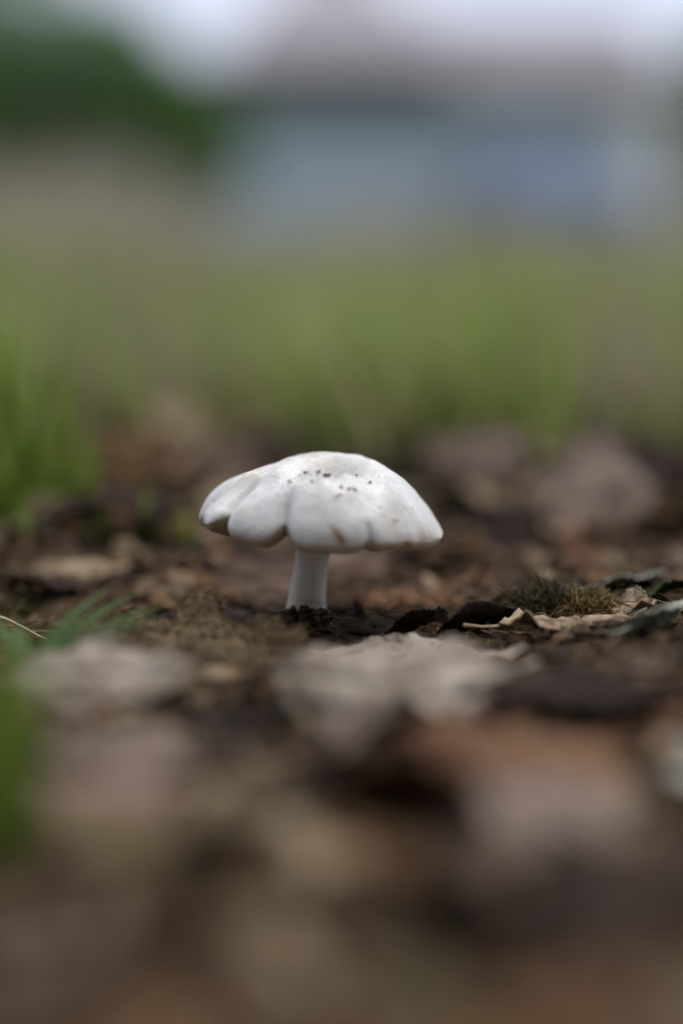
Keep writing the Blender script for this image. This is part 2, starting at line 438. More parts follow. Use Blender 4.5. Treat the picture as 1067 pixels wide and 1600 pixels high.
# soil specks lying on the cap
ICO = [(0, 0, 1), (.894, 0, .447), (.276, .851, .447), (-.724, .526, .447), (-.724, -.526, .447), (.276, -.851, .447), (.724, .526, -.447), (-.276, .851, -.447), (-.894, 0, -.447), (-.276, -.851, -.447), (.724, -.526, -.447), (0, 0, -1)]
ICF = [(0, 1, 2), (0, 2, 3), (0, 3, 4), (0, 4, 5), (0, 5, 1), (1, 6, 2), (2, 7, 3), (3, 8, 4), (4, 9, 5), (5, 10, 1), (1, 10, 6), (2, 6, 7), (3, 7, 8), (4, 8, 9), (5, 9, 10), (11, 7, 6), (11, 8, 7), (11, 9, 8), (11, 10, 9), (11, 6, 10)]
ICO = np.array(ICO)
def crumb(size, squash=.7):
    v = ICO * (1 + rng.uniform(-.38, .38, (12, 1)))
    v = v * np.array([1, rng.uniform(.5, 1), squash * rng.uniform(.6, 1.1)])
    a = rng.uniform(0, 6.28); ca, sa = math.cos(a), math.sin(a)
    v = v @ np.array([[ca, sa, 0], [-sa, ca, 0], [0, 0, 1]])
    return v * size
b = NB('crumb'); rn = b.n('ShaderNodeAttribute', attribute_name='rnd').outputs['Fac']
crumb_m = b.fin(b.ramp(rn, [(0, (.015, .010, .007)), (.45, (.06, .037, .021)), (.75, (.14, .086, .045)), (1, (.32, .225, .13))]), .85,
                b.bump(b.noise(b.coord(), 2500, 3), .6, .0003), .2)
b = NB('speck'); rn = b.n('ShaderNodeAttribute', attribute_name='rnd').outputs['Fac']
speck_m = b.fin(b.ramp(rn, [(0, (.07, .05, .026)), (.3, (.13, .088, .042)), (.6, (.24, .165, .08)), (1, (.42, .31, .17))]), .85, spec=.2)
specks = MB()
capV = P.reshape(-1, 3)
SP = [(476, 737, 5, .3), (483, 739, 3, .5), (500, 735, 6, .7), (512, 741, 7, .25), (515, 741, 4, .1), (484, 752, 4, .4), (453, 750, 5, .5), (449, 755, 2.5, .1), (459, 759, 2.5, .1), (441, 758, 2, .1), (432, 773, 2.5, .2),
      (533, 757, 4, .9), (534, 761, 4, .7), (530, 772, 4.5, .75), (526, 775, 3.5, .85), (550, 762, 6, .85), (555, 763, 5, .9), (545, 763, 4, .8), (558, 740, 4, .8), (580, 752, 5, .7), (548, 780, 2.5, .05), (563, 768, 2, .3),
      (564, 786, 2.5, .7), (597, 791, 3, .7), (614, 771, 1.8, .1), (618, 810, 4, .9), (624, 814, 3, .9), (645, 793, 2, .1), (310, 811, 2.6, .5), (313, 807, 1.5, .1), (401, 792, 2.5, .7), (430, 752, 2, .8), (466, 741, 3, .9), (495, 747, 2, .6), (590, 742, 2, .9), (472, 747, 2, .6), (520, 752, 2, .8), (545, 748, 2, .6), (605, 760, 1.8, .5), (327, 776, 1.8, .4)]
capW = capV + np.array([BASE.x, BASE.y, 0])
cpx = capW - np.array(CAM)
cy_ = cpx[:, 1] * math.cos(PITCH) - cpx[:, 2] * math.sin(PITCH)
cz_ = cpx[:, 1] * math.sin(PITCH) + cpx[:, 2] * math.cos(PITCH)
sx = cpx[:, 0] / cy_ * FPX + W0 / 2; sy = H0 / 2 - cz_ / cy_ * FPX
front = (TT.ravel() <= 1.02)
def on_cap(px, py):
    d = np.hypot(sx - px, sy - py) + (~front) * 50
    near = np.where(d < d.min() + 2.5)[0]
    return capW[near[np.argmin(cy_[near])]]
for (px, py, sz, tone) in SP:
    p0 = on_cap(px, py)
    for k in range(max(1, int(sz * 1.1))):
        p = p0 + rng.normal(0, sz * .42 * PX, 3) * np.array([1, 1, .3]) * (k > 0)
        v = crumb(sz * PX * rng.uniform(.22, .50), .8)
        specks.add(v + p + np.array([0, -.00008, sz * PX * .18]), ICF, rnd=float(np.clip(tone * .9 + rng.uniform(-.15, .15), 0, 1)))
for k in range(110):
    i = rng.integers(0, len(capV))
    if TT.ravel()[i] > .93: continue
    sz = rng.uniform(.5, 1.1)
    specks.add(crumb(sz * PX) + capW[i] + np.array([0, 0, .2 * sz * PX]), ICF, rnd=float(rng.uniform(0, .9)))
o = specks.build('soil_specks', speck_m)
tag(o, 'tiny brown soil specks scattered on top of the white mushroom cap', 'soil', kind='stuff')

# ------------------------------------------------------------------ leaves
def leaf_mesh(name, L, Wd, mat, curl=0., bend=0., wav=.0, seed=0, nu=22, nv=14, serr=.0, tipx=.0, asym=0., thick=.00035, stalk=True, torn=0.):
    u = np.linspace(0, 1, nu); v = np.linspace(-1, 1, nv)
    U, Vv = np.meshgrid(u, v, indexing='ij')
    prof = np.sin(np.pi * np.power(U, .78)) ** .8
    prof = np.maximum(prof, .015)
    saw = 1 + serr * (np.abs(((U * 16 + .3 * np.sin(U * 40 + seed)) % 1) - .5) * 2 - .5) + torn * fbm(U * 6, np.sign(Vv) * 3, 0, seed + 5, 3)
    wdt = Wd / 2 * prof * saw * (1 + asym * np.sign(Vv))
    x = Vv * wdt; y = L * U
    z = -.05 * Wd * np.exp(-(Vv / .10) ** 2)
    ph = (U * 11 - np.abs(Vv) * 2.6)
    z = z + .012 * Wd * np.cos(2 * np.pi * ph) * (1 - np.exp(-(Vv / .2) ** 2))
    z = z + wav * Wd * fbm(x / Wd * 3 + seed * 3.1, y / Wd * 3, 0, seed, 3) * (.25 + np.abs(Vv))
    if abs(curl) > 1e-3:                   # roll across the width: curl = total angle
        k = curl / Wd; a = x * k; rr = 1 / k - z
        x, z = rr * np.sin(a), 1 / k - rr * np.cos(a)
    x = x + tipx * L * (U - .5) ** 2
    if abs(bend) > 1e-3:
        k = bend / L; a = (y - L / 2) * k; rr = 1 / k - z
        y, z = rr * np.sin(a), 1 / k - rr * np.cos(a)
    else: y = y - L / 2
    Pt = np.stack([x, y, z], -1)
    # normals for the lower face
    du = np.gradient(Pt, axis=0); dv = np.gradient(Pt, axis=1)
    N = np.cross(dv, du); N /= np.maximum(np.linalg.norm(N, axis=-1, keepdims=True), 1e-12)
    Pb = Pt - N * thick
    n = nu * nv; I = np.arange(n).reshape(nu, nv)
    F = []
    for i in range(nu - 1):
        for j in range(nv - 1):
            F.append((I[i, j], I[i, j + 1], I[i + 1, j + 1], I[i + 1, j]))
            F.append((n + I[i, j], n + I[i + 1, j], n + I[i + 1, j + 1], n + I[i, j + 1]))
    for i in range(nu - 1):
        F.append((I[i, 0], I[i + 1, 0], n + I[i + 1, 0], n + I[i, 0]))
        F.append((I[i, -1], n + I[i, -1], n + I[i + 1, -1], I[i + 1, -1]))
    uv = np.stack([Vv, U], -1).reshape(-1, 2); uv = np.vstack([uv, uv])
    VV = np.vstack([Pt.reshape(-1, 3), Pb.reshape(-1, 3)])
    if stalk:
        m = MB(); mid = nv // 2
        p0 = Vector(Pt[1, mid]); d = (p0 - Vector(Pt[3, mid])).normalized()
        pts = [p0 - d * .002, p0 + d * .15 * L, p0 + d * .28 * L + Vector((.04 * L, 0, .02 * L))]
        m.tube(pts, [.0004, .0003, .00045], 6)
        F += [tuple(i + len(VV) for i in f) for f in m.F]
        VV = np.vstack([VV, np.array(m.V)]); uv = np.vstack([uv, np.tile([0, .5], (len(m.V), 1))])
    return mesh(name, VV, F, [mat], True, uv=uv)

def settle(o, sink=.0015, lift=0.):
    """lower the object until it rests on the ground"""
    o.rotation_mode = 'XYZ'
    M = Matrix.LocRotScale(o.location, o.rotation_euler, o.scale)
    co = np.empty(len(o.data.vertices) * 3); o.data.vertices.foreach_get('co', co); co = co.reshape(-1, 3)
    Mn = np.array(M); wv = co @ Mn[:3, :3].T + Mn[:3, 3]
    gap = wv[:, 2] - ground_h(wv[:, 0], wv[:, 1])
    o.location.z += -np.percentile(gap, 4) - sink + lift

HEROES = []
def shorten(label):                        # 'long brown decaying leaf lying left of ...' -> 'long brown decaying leaf'
    wds = label.split()
    for i, wd_ in enumerate(wds):
        if wd_ in ('leaf',): return ' '.join(wds[:i + 1])
    return label
def hero(label, px, py, L, Wd, mat, yaw=0, pitch=0, roll=0, curl=0., bend=0., wav=.06, lift=0., name='fallen_leaf', cat='leaf', z=None, group=None, **kw):
    p = at(px, py)
    seed = int(px * 7 + py) % 997
    me = leaf_mesh(name, L, Wd, LM[mat], curl, bend, wav, seed, nu=40, nv=25, **kw)
    o = obj(name, me, None, (p.x, p.y, 0), [math.radians(a) for a in (pitch, roll, yaw)])
    if z is None: settle(o, lift=lift)
    else: o.location.z = z
    tag(o, label, cat, group)
    HEROES.append((p.x, p.y, shorten(label)))
    return o
# yaw 0: tip points away from the viewer; 90: tip to the left; roll>0: right edge down
# --- in and around the plane of focus
long_leaf = hero('long brown decaying leaf lying left of the mushroom foot', 300, 1008, .043, .022, 'umber', yaw=79, pitch=3, roll=-24, curl=-.8, bend=-.3, wav=.10, torn=.14, lift=.0022)
hero('pale olive leaf tip touching the end of the long brown leaf', 130, 1020, .034, .020, 'greyg', yaw=84, roll=-14, curl=-.3, bend=-.2, wav=.07)
hero('whitish curled leaf in front of the long brown leaf', 165, 1083, .031, .019, 'pale', yaw=-84, roll=28, curl=-1.0, wav=.09, lift=.002)
hero('dark rolled leaf curled up to a point right of the stem', 750, 974, .0175, .014, 'dark', yaw=-80, pitch=15, roll=-34, curl=2.2, bend=.6, wav=.05, lift=.0035)
hero('small dark curled leaf between the stem and the rolled leaf', 655, 974, .013, .011, 'dark', yaw=-75, pitch=18, roll=-30, curl=1.8, bend=.5, lift=.0026)
hero('tan broad leaf lying flat before the dark rolled leaf', 650, 1010, .042, .021, 'pale', yaw=-89, roll=10, curl=-.5, wav=.06, torn=.1, lift=.0012)
hero('pale leaf with rounded end lying in front of the mushroom', 530, 1088, .024, .022, 'pale', yaw=60, roll=-28, curl=-.8, wav=.08, torn=.12, lift=.003)
hero('beige leaf blade beside the pale rounded leaf', 690, 1080, .024, .021, 'pale', yaw=110, roll=-30, curl=-.7, wav=.08, torn=.12, lift=.003)
hero('thin pale crinkled leaf with a curved rib beside the rolled leaf', 895, 982, .029, .014, 'tan', yaw=-86, roll=-9, curl=-.4, wav=.14, torn=.2, lift=.002)
hero('torn tan leaf tip sticking up beside the grey-green leaf', 990, 968, .012, .008, 'tan', yaw=-20, pitch=35, roll=-15, curl=.9, wav=.12, torn=.25)
hero('grey-green leaf leaning at the torn tan leaf tip', 1050, 1000, .024, .018, 'greyg', yaw=-60, pitch=12, roll=-30, curl=-.7, lift=.002)
hero('dark green leaf rising behind the torn tan leaf tip', 1030, 948, .024, .014, 'green', yaw=-70, pitch=14, roll=-20, curl=.8)
# --- foreground
hero('mauve-grey smooth leaf below the grey-green curled leaf', 185, 1188, .024, .013, 'lilac', yaw=88, roll=-20, curl=-.7, wav=.05, lift=.002)
hero('wide mauve leaf tilted towards the front on dark soil', 850, 1275, .023, .020, 'lilac', yaw=35, roll=-12, pitch=10, curl=-.7, wav=.1, torn=.15, lift=.002)
hero('tan-brown leaf flat on soil in front of the mauve-grey leaf', 410, 1330, .030, .016, 'tan', yaw=85, roll=-8, curl=-.4, wav=.06)
hero('small mauve leaf scrap beside the tan-brown flat leaf', 120, 1300, .016, .014, 'lilac', yaw=50, roll=-14, curl=-.5)
hero('whitish dry leaf at the very front edge of the litter', 1050, 1545, .020, .016, 'pale', yaw=-40, roll=-10, curl=-.4)
hero('olive dry leaf among the front litter', 560, 1520, .022, .015, 'olive', yaw=70, roll=-8, curl=-.4)
hero('dull grey-green leaf in front of the leaning grey-green leaf', 1085, 1190, .018, .016, 'greyg', yaw=10, roll=-10, curl=-.5)
hero('large black-brown leaf on the soil behind the wide mauve leaf', 880, 1110, .034, .020, 'dark', yaw=84, roll=-6, curl=-.3, wav=.1, torn=.15, lift=.003)  # near-black leaves set in the darkest foreground areas
hero('black leaf lying before the pale rounded leaf', 520, 1215, .022, .014, 'dark', yaw=80, roll=-4, curl=-.3, wav=.1, torn=.15, lift=.003)
hero('dark leaf beside the whitish curled leaf', 340, 1110, .014, .012, 'dark', yaw=40, roll=-4, curl=-.3, wav=.1, lift=.002)
hero('crumpled dark leaf near the olive dry leaf', 770, 1490, .016, .012, 'dark', yaw=70, roll=-4, curl=-.3, wav=.1, lift=.003)
hero('rust-brown leaf behind the wide mauve leaf', 690, 1215, .026, .014, 'rust', yaw=84, roll=-14, curl=-.6)
hero('brown leaf hump beside the thin pale crinkled leaf', 860, 1022, .024, .014, 'brown', yaw=-84, roll=-16, curl=-1.0, wav=.08)
hero('mauve-brown leaf at the left of the front litter', 60, 1440, .022, .018, 'mauve', yaw=30, roll=-10, curl=-.4)
# --- behind
hero('pinkish grey leaf propped up over a dark hollow behind the cap', 742, 800, .034, .028, 'lilac', yaw=70, pitch=6, roll=-46, curl=-1.1, wav=.12, torn=.2, lift=.014)
hero('added blackish leaf painting the shade in the hollow under the propped pinkish leaf', 745, 838, .050, .030, 'dark', yaw=86, roll=-14, curl=.5, wav=.1)  # dark leaf added so its colour stands for the hollow's shade
hero('large pinkish grey leaf leaning beside the dark hollow', 925, 815, .044, .034, 'lilac', yaw=-14, pitch=38, roll=-10, curl=-.9, wav=.12, torn=.2, lift=.003)
hero('reddish brown leaf behind the left grass tuft', 150, 800, .046, .040, 'rust', yaw=70, roll=-42, curl=-.6, wav=.06)
hero('pale mauve leaf behind the stem under the cap', 385, 905, .030, .020, 'mauve', yaw=84, roll=-26, curl=-.8)
hero('small pale leaf lying behind the stem', 548, 885, .016, .016, 'lilac', yaw=30, pitch=24, roll=-10, curl=-.4)
hero('pale tan leaf lying before the fresh green grass tuft', 110, 905, .020, .010, 'tan', yaw=86, roll=-18, curl=-.6, lift=.003)
hero('pale beige leaf scrap beside the pale mauve leaf', 250, 915, .018, .014, 'tan', yaw=60, roll=-30, curl=-.6)
hero('grey curled leaf among brown litter beside the stem', 340, 950, .018, .010, 'mauve', yaw=80, roll=-25, curl=-1.2)
hero('light mauve leaf further back among the brown litter', 860, 900, .022, .014, 'mauve', yaw=-70, roll=-24, curl=-.8)
hero('pale bluish leaf behind the dark green leaf', 980, 925, .022, .014, 'greyg', yaw=-60, roll=-28, curl=-.6)
hero('orange brown leaf behind the small dark curled leaf', 640, 925, .026, .014, 'rust', yaw=86, roll=-18, curl=-.7)
hero('broad mauve leaf before the lawn grass', 330, 745, .050, .034, 'mauve', yaw=50, pitch=14, roll=-28, curl=-.6, wav=.1, torn=.15)
hero('dark brown leaf standing beside the large pinkish leaf', 1040, 760, .060, .034, 'dark', yaw=40, roll=-40, curl=-.9)

rng = np.random.default_rng(101)
# --- the other leaves of the litter, copies of a few shapes
KIND = ['brown', 'umber', 'mauve', 'brown', 'tan', 'rust', 'dark', 'olive', 'brown', 'dark']
WORD = dict(umber='ochre brown', brown='mid brown', mauve='mauve grey', tan='tan', rust='rust red', dark='blackish brown', olive='olive brown')
lib = []; FORM = {}
for i in range(20):
    k = KIND[i % 10]
    cu = rng.uniform(-1.3, .9); LL = rng.uniform(.022, .042)
    lib.append((k, leaf_mesh('litter_leaf', LL, rng.uniform(.013, .024), LM[k], cu, rng.uniform(-.8, .8), rng.uniform(.05, .14), 100 + i, nu=18, nv=11, serr=.06, torn=.12, tipx=rng.uniform(-.4, .4))))
    FORM[id(lib[-1][1])] = ('arched' if cu < -.6 else 'cupped' if cu > .4 else 'flattish') + (' long' if LL > .033 else ' short')
n = 0; tries = 0
while n < 265 and tries < 5000:
    tries += 1
    y = -.24 + .95 * rng.random() ** 1.15
    hw = (y + .315) * .30 + .02
    x = rng.uniform(-hw, hw)
    if math.hypot(x - BASE.x, y - BASE.y) < .024: continue
    if y < -.02 and y > -.09 and rng.random() < .6: continue
    if -.03 < y < .06 and rng.random() < .55: continue
    if -.045 < y < .022 and x > .012: continue
    k, me = lib[rng.integers(0, len(lib))]
    if y < -.05 and k in ('tan', 'olive'): continue
    if y < -.05 and k == 'mauve' and rng.random() < .5: continue
    o = obj('litter_leaf', me, None, (x, y, 0), (rng.normal(0, .22), rng.normal(-.05, .25), rng.uniform(0, 6.28)))
    s = rng.uniform(.7, 1.1) * (1.0 if y < .12 else 1.35)
    if -.10 < y < .06: s *= .6
    o.scale = (s, s, s)
    settle(o, lift=rng.uniform(0, .003))
    hn = min(HEROES, key=lambda h: (h[0] - x) ** 2 + (h[1] - y) ** 2)[2]
    tag(o, '%s %s dry leaf next to the %s' % (FORM[id(me)], WORD[k], hn), 'leaf', 'loose dry leaves of the litter')
    n += 1

rng = np.random.default_rng(102)
# small leaf scraps lying all around, too many to count
sc = {k: MB() for k in ('brown', 'rust', 'tan', 'umber', 'mauve')}
scrap_uv = {k: [] for k in sc}
for i in range(1500):
    k = ('brown', 'rust', 'umber', 'brown', 'tan', 'mauve')[rng.integers(0, 6)]
    y = -.20 + .75 * rng.random() ** 1.1; hw = (y + .315) * .27 + .01; x = rng.uniform(-hw, hw)
    if math.hypot(x - BASE.x, y - BASE.y) < .012: continue
    if -.03 < y < .008 and x > .01 and rng.random() < .8: continue
    if math.hypot(x - BASE.x, y - BASE.y) < .03 and rng.random() < .5: continue
    s_ = rng.uniform(.002, .0055) * (1 if y < .1 else 1.7); nseg = 7
    tilt = Matrix.Rotation(rng.uniform(0, 6.28), 3, 'Z') @ Matrix.Rotation(rng.normal(0, .45), 3, 'X') @ Matrix.Rotation(rng.normal(0, .45), 3, 'Y')
    cup = rng.uniform(-.5, .5); z = float(ground_h(x, y)) + s_ * .25
    V = [Vector((0, 0, 0))] + [Vector((math.cos(a) * s_ * q, math.sin(a) * s_ * q * .65, cup * s_ * math.cos(2 * a) * .6 + rng.normal(0, .06) * s_)) for a, q in zip(np.linspace(0, 6.28, nseg, endpoint=False), rng.uniform(.6, 1.2, nseg))]
    V = [tilt @ v for v in V]; up = Vector((0, 0, .0003))
    VV = [v + Vector((x, y, z)) for v in V] + [v + Vector((x, y, z)) - up for v in V]; m_ = nseg + 1
    Fc = [(0, 1 + j, 1 + (j + 1) % nseg) for j in range(nseg)] + [(m_, m_ + 1 + (j + 1) % nseg, m_ + 1 + j) for j in range(nseg)] + [(1 + j, m_ + 1 + j, m_ + 1 + (j + 1) % nseg, 1 + (j + 1) % nseg) for j in range(nseg)]
    sc[k].add(VV, Fc); scrap_uv[k] += [(.3 + .4 * math.sin(q_), .5) for q_ in range(len(VV))]
scV = []; scF = []; scU = []; scM = []
for ki, k in enumerate(sc):
    b0 = len(scV); scV += sc[k].V; scF += [tuple(i + b0 for i in f) for f in sc[k].F]; scU += scrap_uv[k]; scM += [ki] * len(sc[k].F)
tag(obj('leaf_scraps', mesh('leaf_scraps', scV, scF, [LM[k] for k in sc], True, uv=scU, mi=scM)), 'broken brown and rust leaf scraps covering the soil', 'leaf litter', kind='stuff')
rng = np.random.default_rng(103)
# short fibres fraying off the long brown leaf
co = np.empty(len(long_leaf.data.vertices) * 3); long_leaf.data.vertices.foreach_get('co', co); co = co.reshape(-1, 3)[:1000]
ff = MB()
for i in range(1500):
    p = Vector(co[rng.integers(0, len(co))]) + Vector((rng.normal(0, .0004), rng.normal(0, .0006), 0))
    d = Vector((rng.normal(.2, .5), rng.normal(0, 1), rng.uniform(0, .7))).normalized() * rng.uniform(.0008, .0026)
    q = MB(); q.tube([p, p + d * .5, p + d + Vector((0, 0, -.0002))], [.0001, .00008, .00004], 3)
    ff.add(q.V, q.F, rnd=float(rng.uniform(.3, 1)))
tag(ff.build('fibres', crumb_m, long_leaf), kind='stuff')

# ------------------------------------------------------------------ crumbs, fibres, soil collar
rng = np.random.default_rng(104)
cm = MB()
for i in range(5200):
    y = -.16 + .62 * rng.random() ** 1.3; hw = (y + .315) * .26 + .01; x = rng.uniform(-hw, hw)
    s = rng.uniform(.0004, .0016) * (1 + 1.6 * (rng.random() < .1)) * (1 if y < .1 else 1.8)
    z = float(ground_h(x, y))
    cm.add(crumb(s) + np.array([x, y, z + s * .2]), ICF, rnd=float(rng.random() ** 1.5 * .85))
tag(cm.build('soil_crumbs', crumb_m), 'loose dark brown soil crumbs strewn between the fallen leaves', 'soil', kind='stuff')
rng = np.random.default_rng(105)
cl = MB()
for i in range(800):
    a = rng.uniform(0, 6.28); rad = (33 + 26 * rng.random() ** 1.6) * PX
    dx, dy = math.cos(a) * rad, math.sin(a) * rad * .9
    s = rng.uniform(.0004, .0013)
    hz = max(0, 1 - (rad / PX - 33) / 28) * (.0026 + .0022 * max(0, -math.sin(a)))
    cl.add(crumb(s, .9) + np.array([BASE.x + dx, BASE.y + dy, hz * rng.random() + .0004 + float(ground_h(BASE.x + dx, BASE.y + dy))]), ICF, rnd=float(.12 + rng.random() * .68))
for i in range(160):
    a = rng.uniform(0, 6.28); rad = rng.uniform(33, 56) * PX
    p = Vector((BASE.x + math.cos(a) * rad, BASE.y + math.sin(a) * rad, .0006 + float(ground_h(BASE.x, BASE.y))))
    d = Vector((rng.normal(0, .6), rng.normal(0, .6), rng.uniform(.1, .9))).normalized() * rng.uniform(.0012, .0035)
    cl.add(*(lambda m: (m.V, m.F))((lambda m: (m.tube([p, p + d * .5 + Vector((0, 0, .0003)), p + d], [.00012, .0001, .00006], 4), m)[1])(MB())), rnd=float(rng.uniform(.1, .8)))
tag(cl.build('soil_collar', crumb_m), 'dark crumbly soil and rootlets heaped around the mushroom foot', 'soil', kind='stuff')
rng = np.random.default_rng(106)
fb = MB()
for i in range(1500):
    y = rng.uniform(-.06, .05); hw = (y + .315) * .25; x = rng.uniform(-hw, hw)
    z = float(ground_h(x, y)) + rng.uniform(.0005, .004)
    a = rng.uniform(0, 6.28); ln = rng.uniform(.002, .008)
    p = Vector((x, y, z)); d = Vector((math.cos(a), math.sin(a), rng.normal(0, .22))) * ln
    m = MB(); m.tube([p, p + d * .5 + Vector((rng.normal(0, .0006), rng.normal(0, .0006), abs(rng.normal(0, .0005)))), p + d], [.00014, .00012, .00008], 3)
    fb.add(m.V, m.F, rnd=float(rng.uniform(.2, 1)))
tag(fb.build('plant_fibres', crumb_m), 'fine dry plant fibres matted over the litter near the mushroom', 'plant fibres', kind='stuff')
# twigs
bark = simple('twig_bark', (.06, .038, .026), .85, .4, 300)
def twig(label, px, py, L, yaw, r=.0009, tilt=4):
    p = at(px, py); m = MB(); k = 9; pts = []
    for i in range(k):
        f = i / (k - 1) - .5
        pts.append((f * L, .05 * L * math.sin(f * 5 + px), .03 * L * math.sin(f * 7 + py)))
    m.tube(pts, [r * (1.1 - .5 * i / k) for i in range(k)], 7)
    m.tube([pts[5], (pts[5][0] + .12 * L, pts[5][1] + .12 * L, pts[5][2] + .03 * L)], [r * .6, r * .35], 6)
    o = m.build('twig', bark, None, True, (p.x, p.y, float(ground_h(p.x, p.y)) + r + .001), (0, -math.radians(tilt), math.radians(yaw)))
    tag(o, label, 'twig')
twig('thin dark twig lying between stem and small curled leaf', 590, 972, .016, 12)
twig('bent brown twig lying on the long brown leaf end', 400, 985, .014, -20, .0007)
twig('slender twig crossing the litter behind the cap', 620, 860, .05, 25, .0016)
rng = np.random.default_rng(107)
# moss / seed tufts right
def tuftball(label, px, py, rad, mat, n, name):
    p = at(px, py); z0 = float(ground_h(p.x, p.y)); m = MB()
    for i in range(n):
        th = rng.uniform(0, 6.28); el = rng.uniform(.05, 1.45)
        d = Vector((math.cos(th) * math.cos(el) * 1.3, math.sin(th) * math.cos(el), math.sin(el)))
        b0 = Vector((p.x, p.y, z0 - .001)) + d * rad * rng.uniform(0, .45); e = Vector((p.x, p.y, z0)) + d * rad * rng.uniform(.7, 1.1)
        q = MB(); q.tube([b0, (b0 + e) / 2 + Vector(rng.normal(0, rad * .22, 3)), e + Vector(rng.normal(0, rad * .18, 3))], [.00016, .00014, .00008], 3)
        m.add(q.V, q.F, hgt=[0] * 3 + [.5] * 3 + [1] * 3, rnd=float(rng.random()))
    tag(m.build(name, mat), label, 'moss', kind='stuff')
MO = grass_mat('moss_tan', (.08, .055, .02), (.34, .23, .085), (.18, .13, .045), .3, .2)
MG = grass_mat('moss_green', (.035, .028, .012), (.13, .10, .042), (.08, .06, .025), .3, .2)
tuftball('tuft of tan moss beside the thin pale crinkled leaf', 922, 962, .0060, MO, 1500, 'moss')
tuftball('low brownish green moss cushion behind the rolled leaf', 850, 955, .0080, MG, 1500, 'moss')

# ------------------------------------------------------------------ grass
def blade(p, h, wd, lean, az, n=5, curve=1.6):
    """flat tapering blade with a fold: returns verts, faces, height attr"""
    ca, sa = math.cos(az), math.sin(az)
    V = []; A = []
    for i in range(n):
        f = i / (n - 1)
        ww = wd * (1 - f ** 2.2) * .5 + .00004
        out = lean * h * f ** curve; zz = h * (f - .18 * lean * f * f)
        cx, cy = p[0] + ca * out, p[1] + sa * out
        V += [(cx - sa * ww, cy + ca * ww, p[2] + zz), (cx + ca * ww * .3, cy + sa * ww * .3, p[2] + zz - ww * .3), (cx + sa * ww, cy - ca * ww, p[2] + zz)]
        A += [f, f, f]
    F = []
    for i in range(n - 1):
        a = i * 3; F += [(a, a + 1, a + 4, a + 3), (a + 1, a + 2, a + 5, a + 4)]
    return V, F, A
rng = np.random.default_rng(108)
lawn = MB()
def sprinkle(m, n, ymin, ymax, hmin, hmax, wd, density, lean=(.1, .7), spread=.40):
    c = 0
    while c < n:
        y = ymin + (ymax - ymin) * rng.random() ** 1.4; hw = (y + .315) * spread + .03; x = rng.uniform(-hw, hw)
        if rng.random() > density(x, y): continue
        h = rng.uniform(hmin, hmax) * (.75 if y < .75 else 1)
        v, f, a = blade((x, y, float(ground_h(x, y)) - .002), h, wd * rng.uniform(.6, 1.3), rng.uniform(*lean), rng.uniform(0, 6.28))
        m.add(v, f, hgt=a, rnd=float(rng.random())); c += 1
def sx_of(x, y): return x / (y + .315) * FPX + W0 / 2
def dens(x, y):
    s = sx_of(x, y)
    d = .22 + .85 * math.exp(-((s - 640) / 240) ** 2)
    if s > 900: d *= .5
    return d * (.06 + .94 * float(sstep(.0, .55, fbm(x * 9, y * 6, 0, 77, 2)))) * float(sstep(.10, .75, y + .08 * math.sin(x * 23) + .05 * math.sin(x * 61 + 1)))
sprinkle(lawn, 3300, .20, 1.5, .04, .115, .0042, dens)
sprinkle(lawn, 4200, 1.2, 5.0, .07, .20, .009, lambda x, y: (.2 if sx_of(x, y) < 260 or sx_of(x, y) > 860 else .6) * float(sstep(-.25, .35, fbm(x * 3, y * 1.5, 0, 41, 2))))
sprinkle(lawn, 3500, 4.0, 13.0, .08, .26, .022, lambda x, y: (.12 if sx_of(x, y) < 260 or sx_of(x, y) > 800 else .7), (.05, .5))
tag(lawn.build('lawn_grass', GM_lawn, None, True), 'uneven green lawn grass growing behind the leaf litter', 'grass', kind='stuff')
rng = np.random.default_rng(109)
dry = MB()
sprinkle(dry, 900, .5, 1.8, .04, .11, .003, lambda x, y: (.9 if sx_of(x, y) < 380 or sx_of(x, y) > 880 else .12), (.05, .5))
sprinkle(dry, 2000, 1.4, 4.0, .08, .24, .007, lambda x, y: (.9 if sx_of(x, y) < 330 else .15), (.05, .5))
sprinkle(dry, 3200, 3.5, 8.0, .18, .50, .014, lambda x, y: (.9 if sx_of(x, y) < 230 else .07), (.03, .35))
tag(dry.build('dry_grass', GM_dry, None, True), 'tall dry straw coloured grass standing below the round tree', 'grass', kind='stuff')
# grass tufts close to the mushroom: countable blades
def tuft(label, px, py, specs, wd=.0028, curve=1.6, mat=None):
    p = at(px, py); z = float(ground_h(p.x, p.y)); t = empty('grass_tuft', (p.x, p.y, z))
    for (dx, dy, h, lean, azd) in specs:
        v, f, a = blade((dx, dy, -.002), h, wd * rng.uniform(.8, 1.2), lean, math.radians(azd), 10, curve)
        obj('blade', mesh('blade', v, f, [mat or GM_tuft], True, attrs=dict(hgt=a, rnd=[float(rng.uniform(0, .9))] * len(v))), t)
    tag(t, label, 'grass', 'grass tufts near the mushroom')
rng = np.random.default_rng(110)
GM_dark = grass_mat('dark_blades', (.035, .07, .012), (.075, .14, .025), (.12, .12, .03), .1, .35)
tuft('dark green grass blades bending over the whitish curled leaf', 50, 1052,
     [(rng.normal(0, .003), rng.normal(0, .003), rng.uniform(.010, .017), rng.uniform(.9, 2.0), rng.normal(28, 16)) for i in range(11)] +
     [(rng.normal(0, .004), rng.normal(0, .003), rng.uniform(.010, .016), rng.uniform(.4, 1.2), rng.uniform(90, 200)) for i in range(5)], .0036, mat=GM_dark)
tuft('fresh green grass tuft growing beside the reddish brown leaf', 18, 830,
     [(rng.normal(0, .012), rng.normal(0, .016), rng.uniform(.025, .085), rng.uniform(.05, .4), rng.uniform(0, 360)) for i in range(46)], .0034)
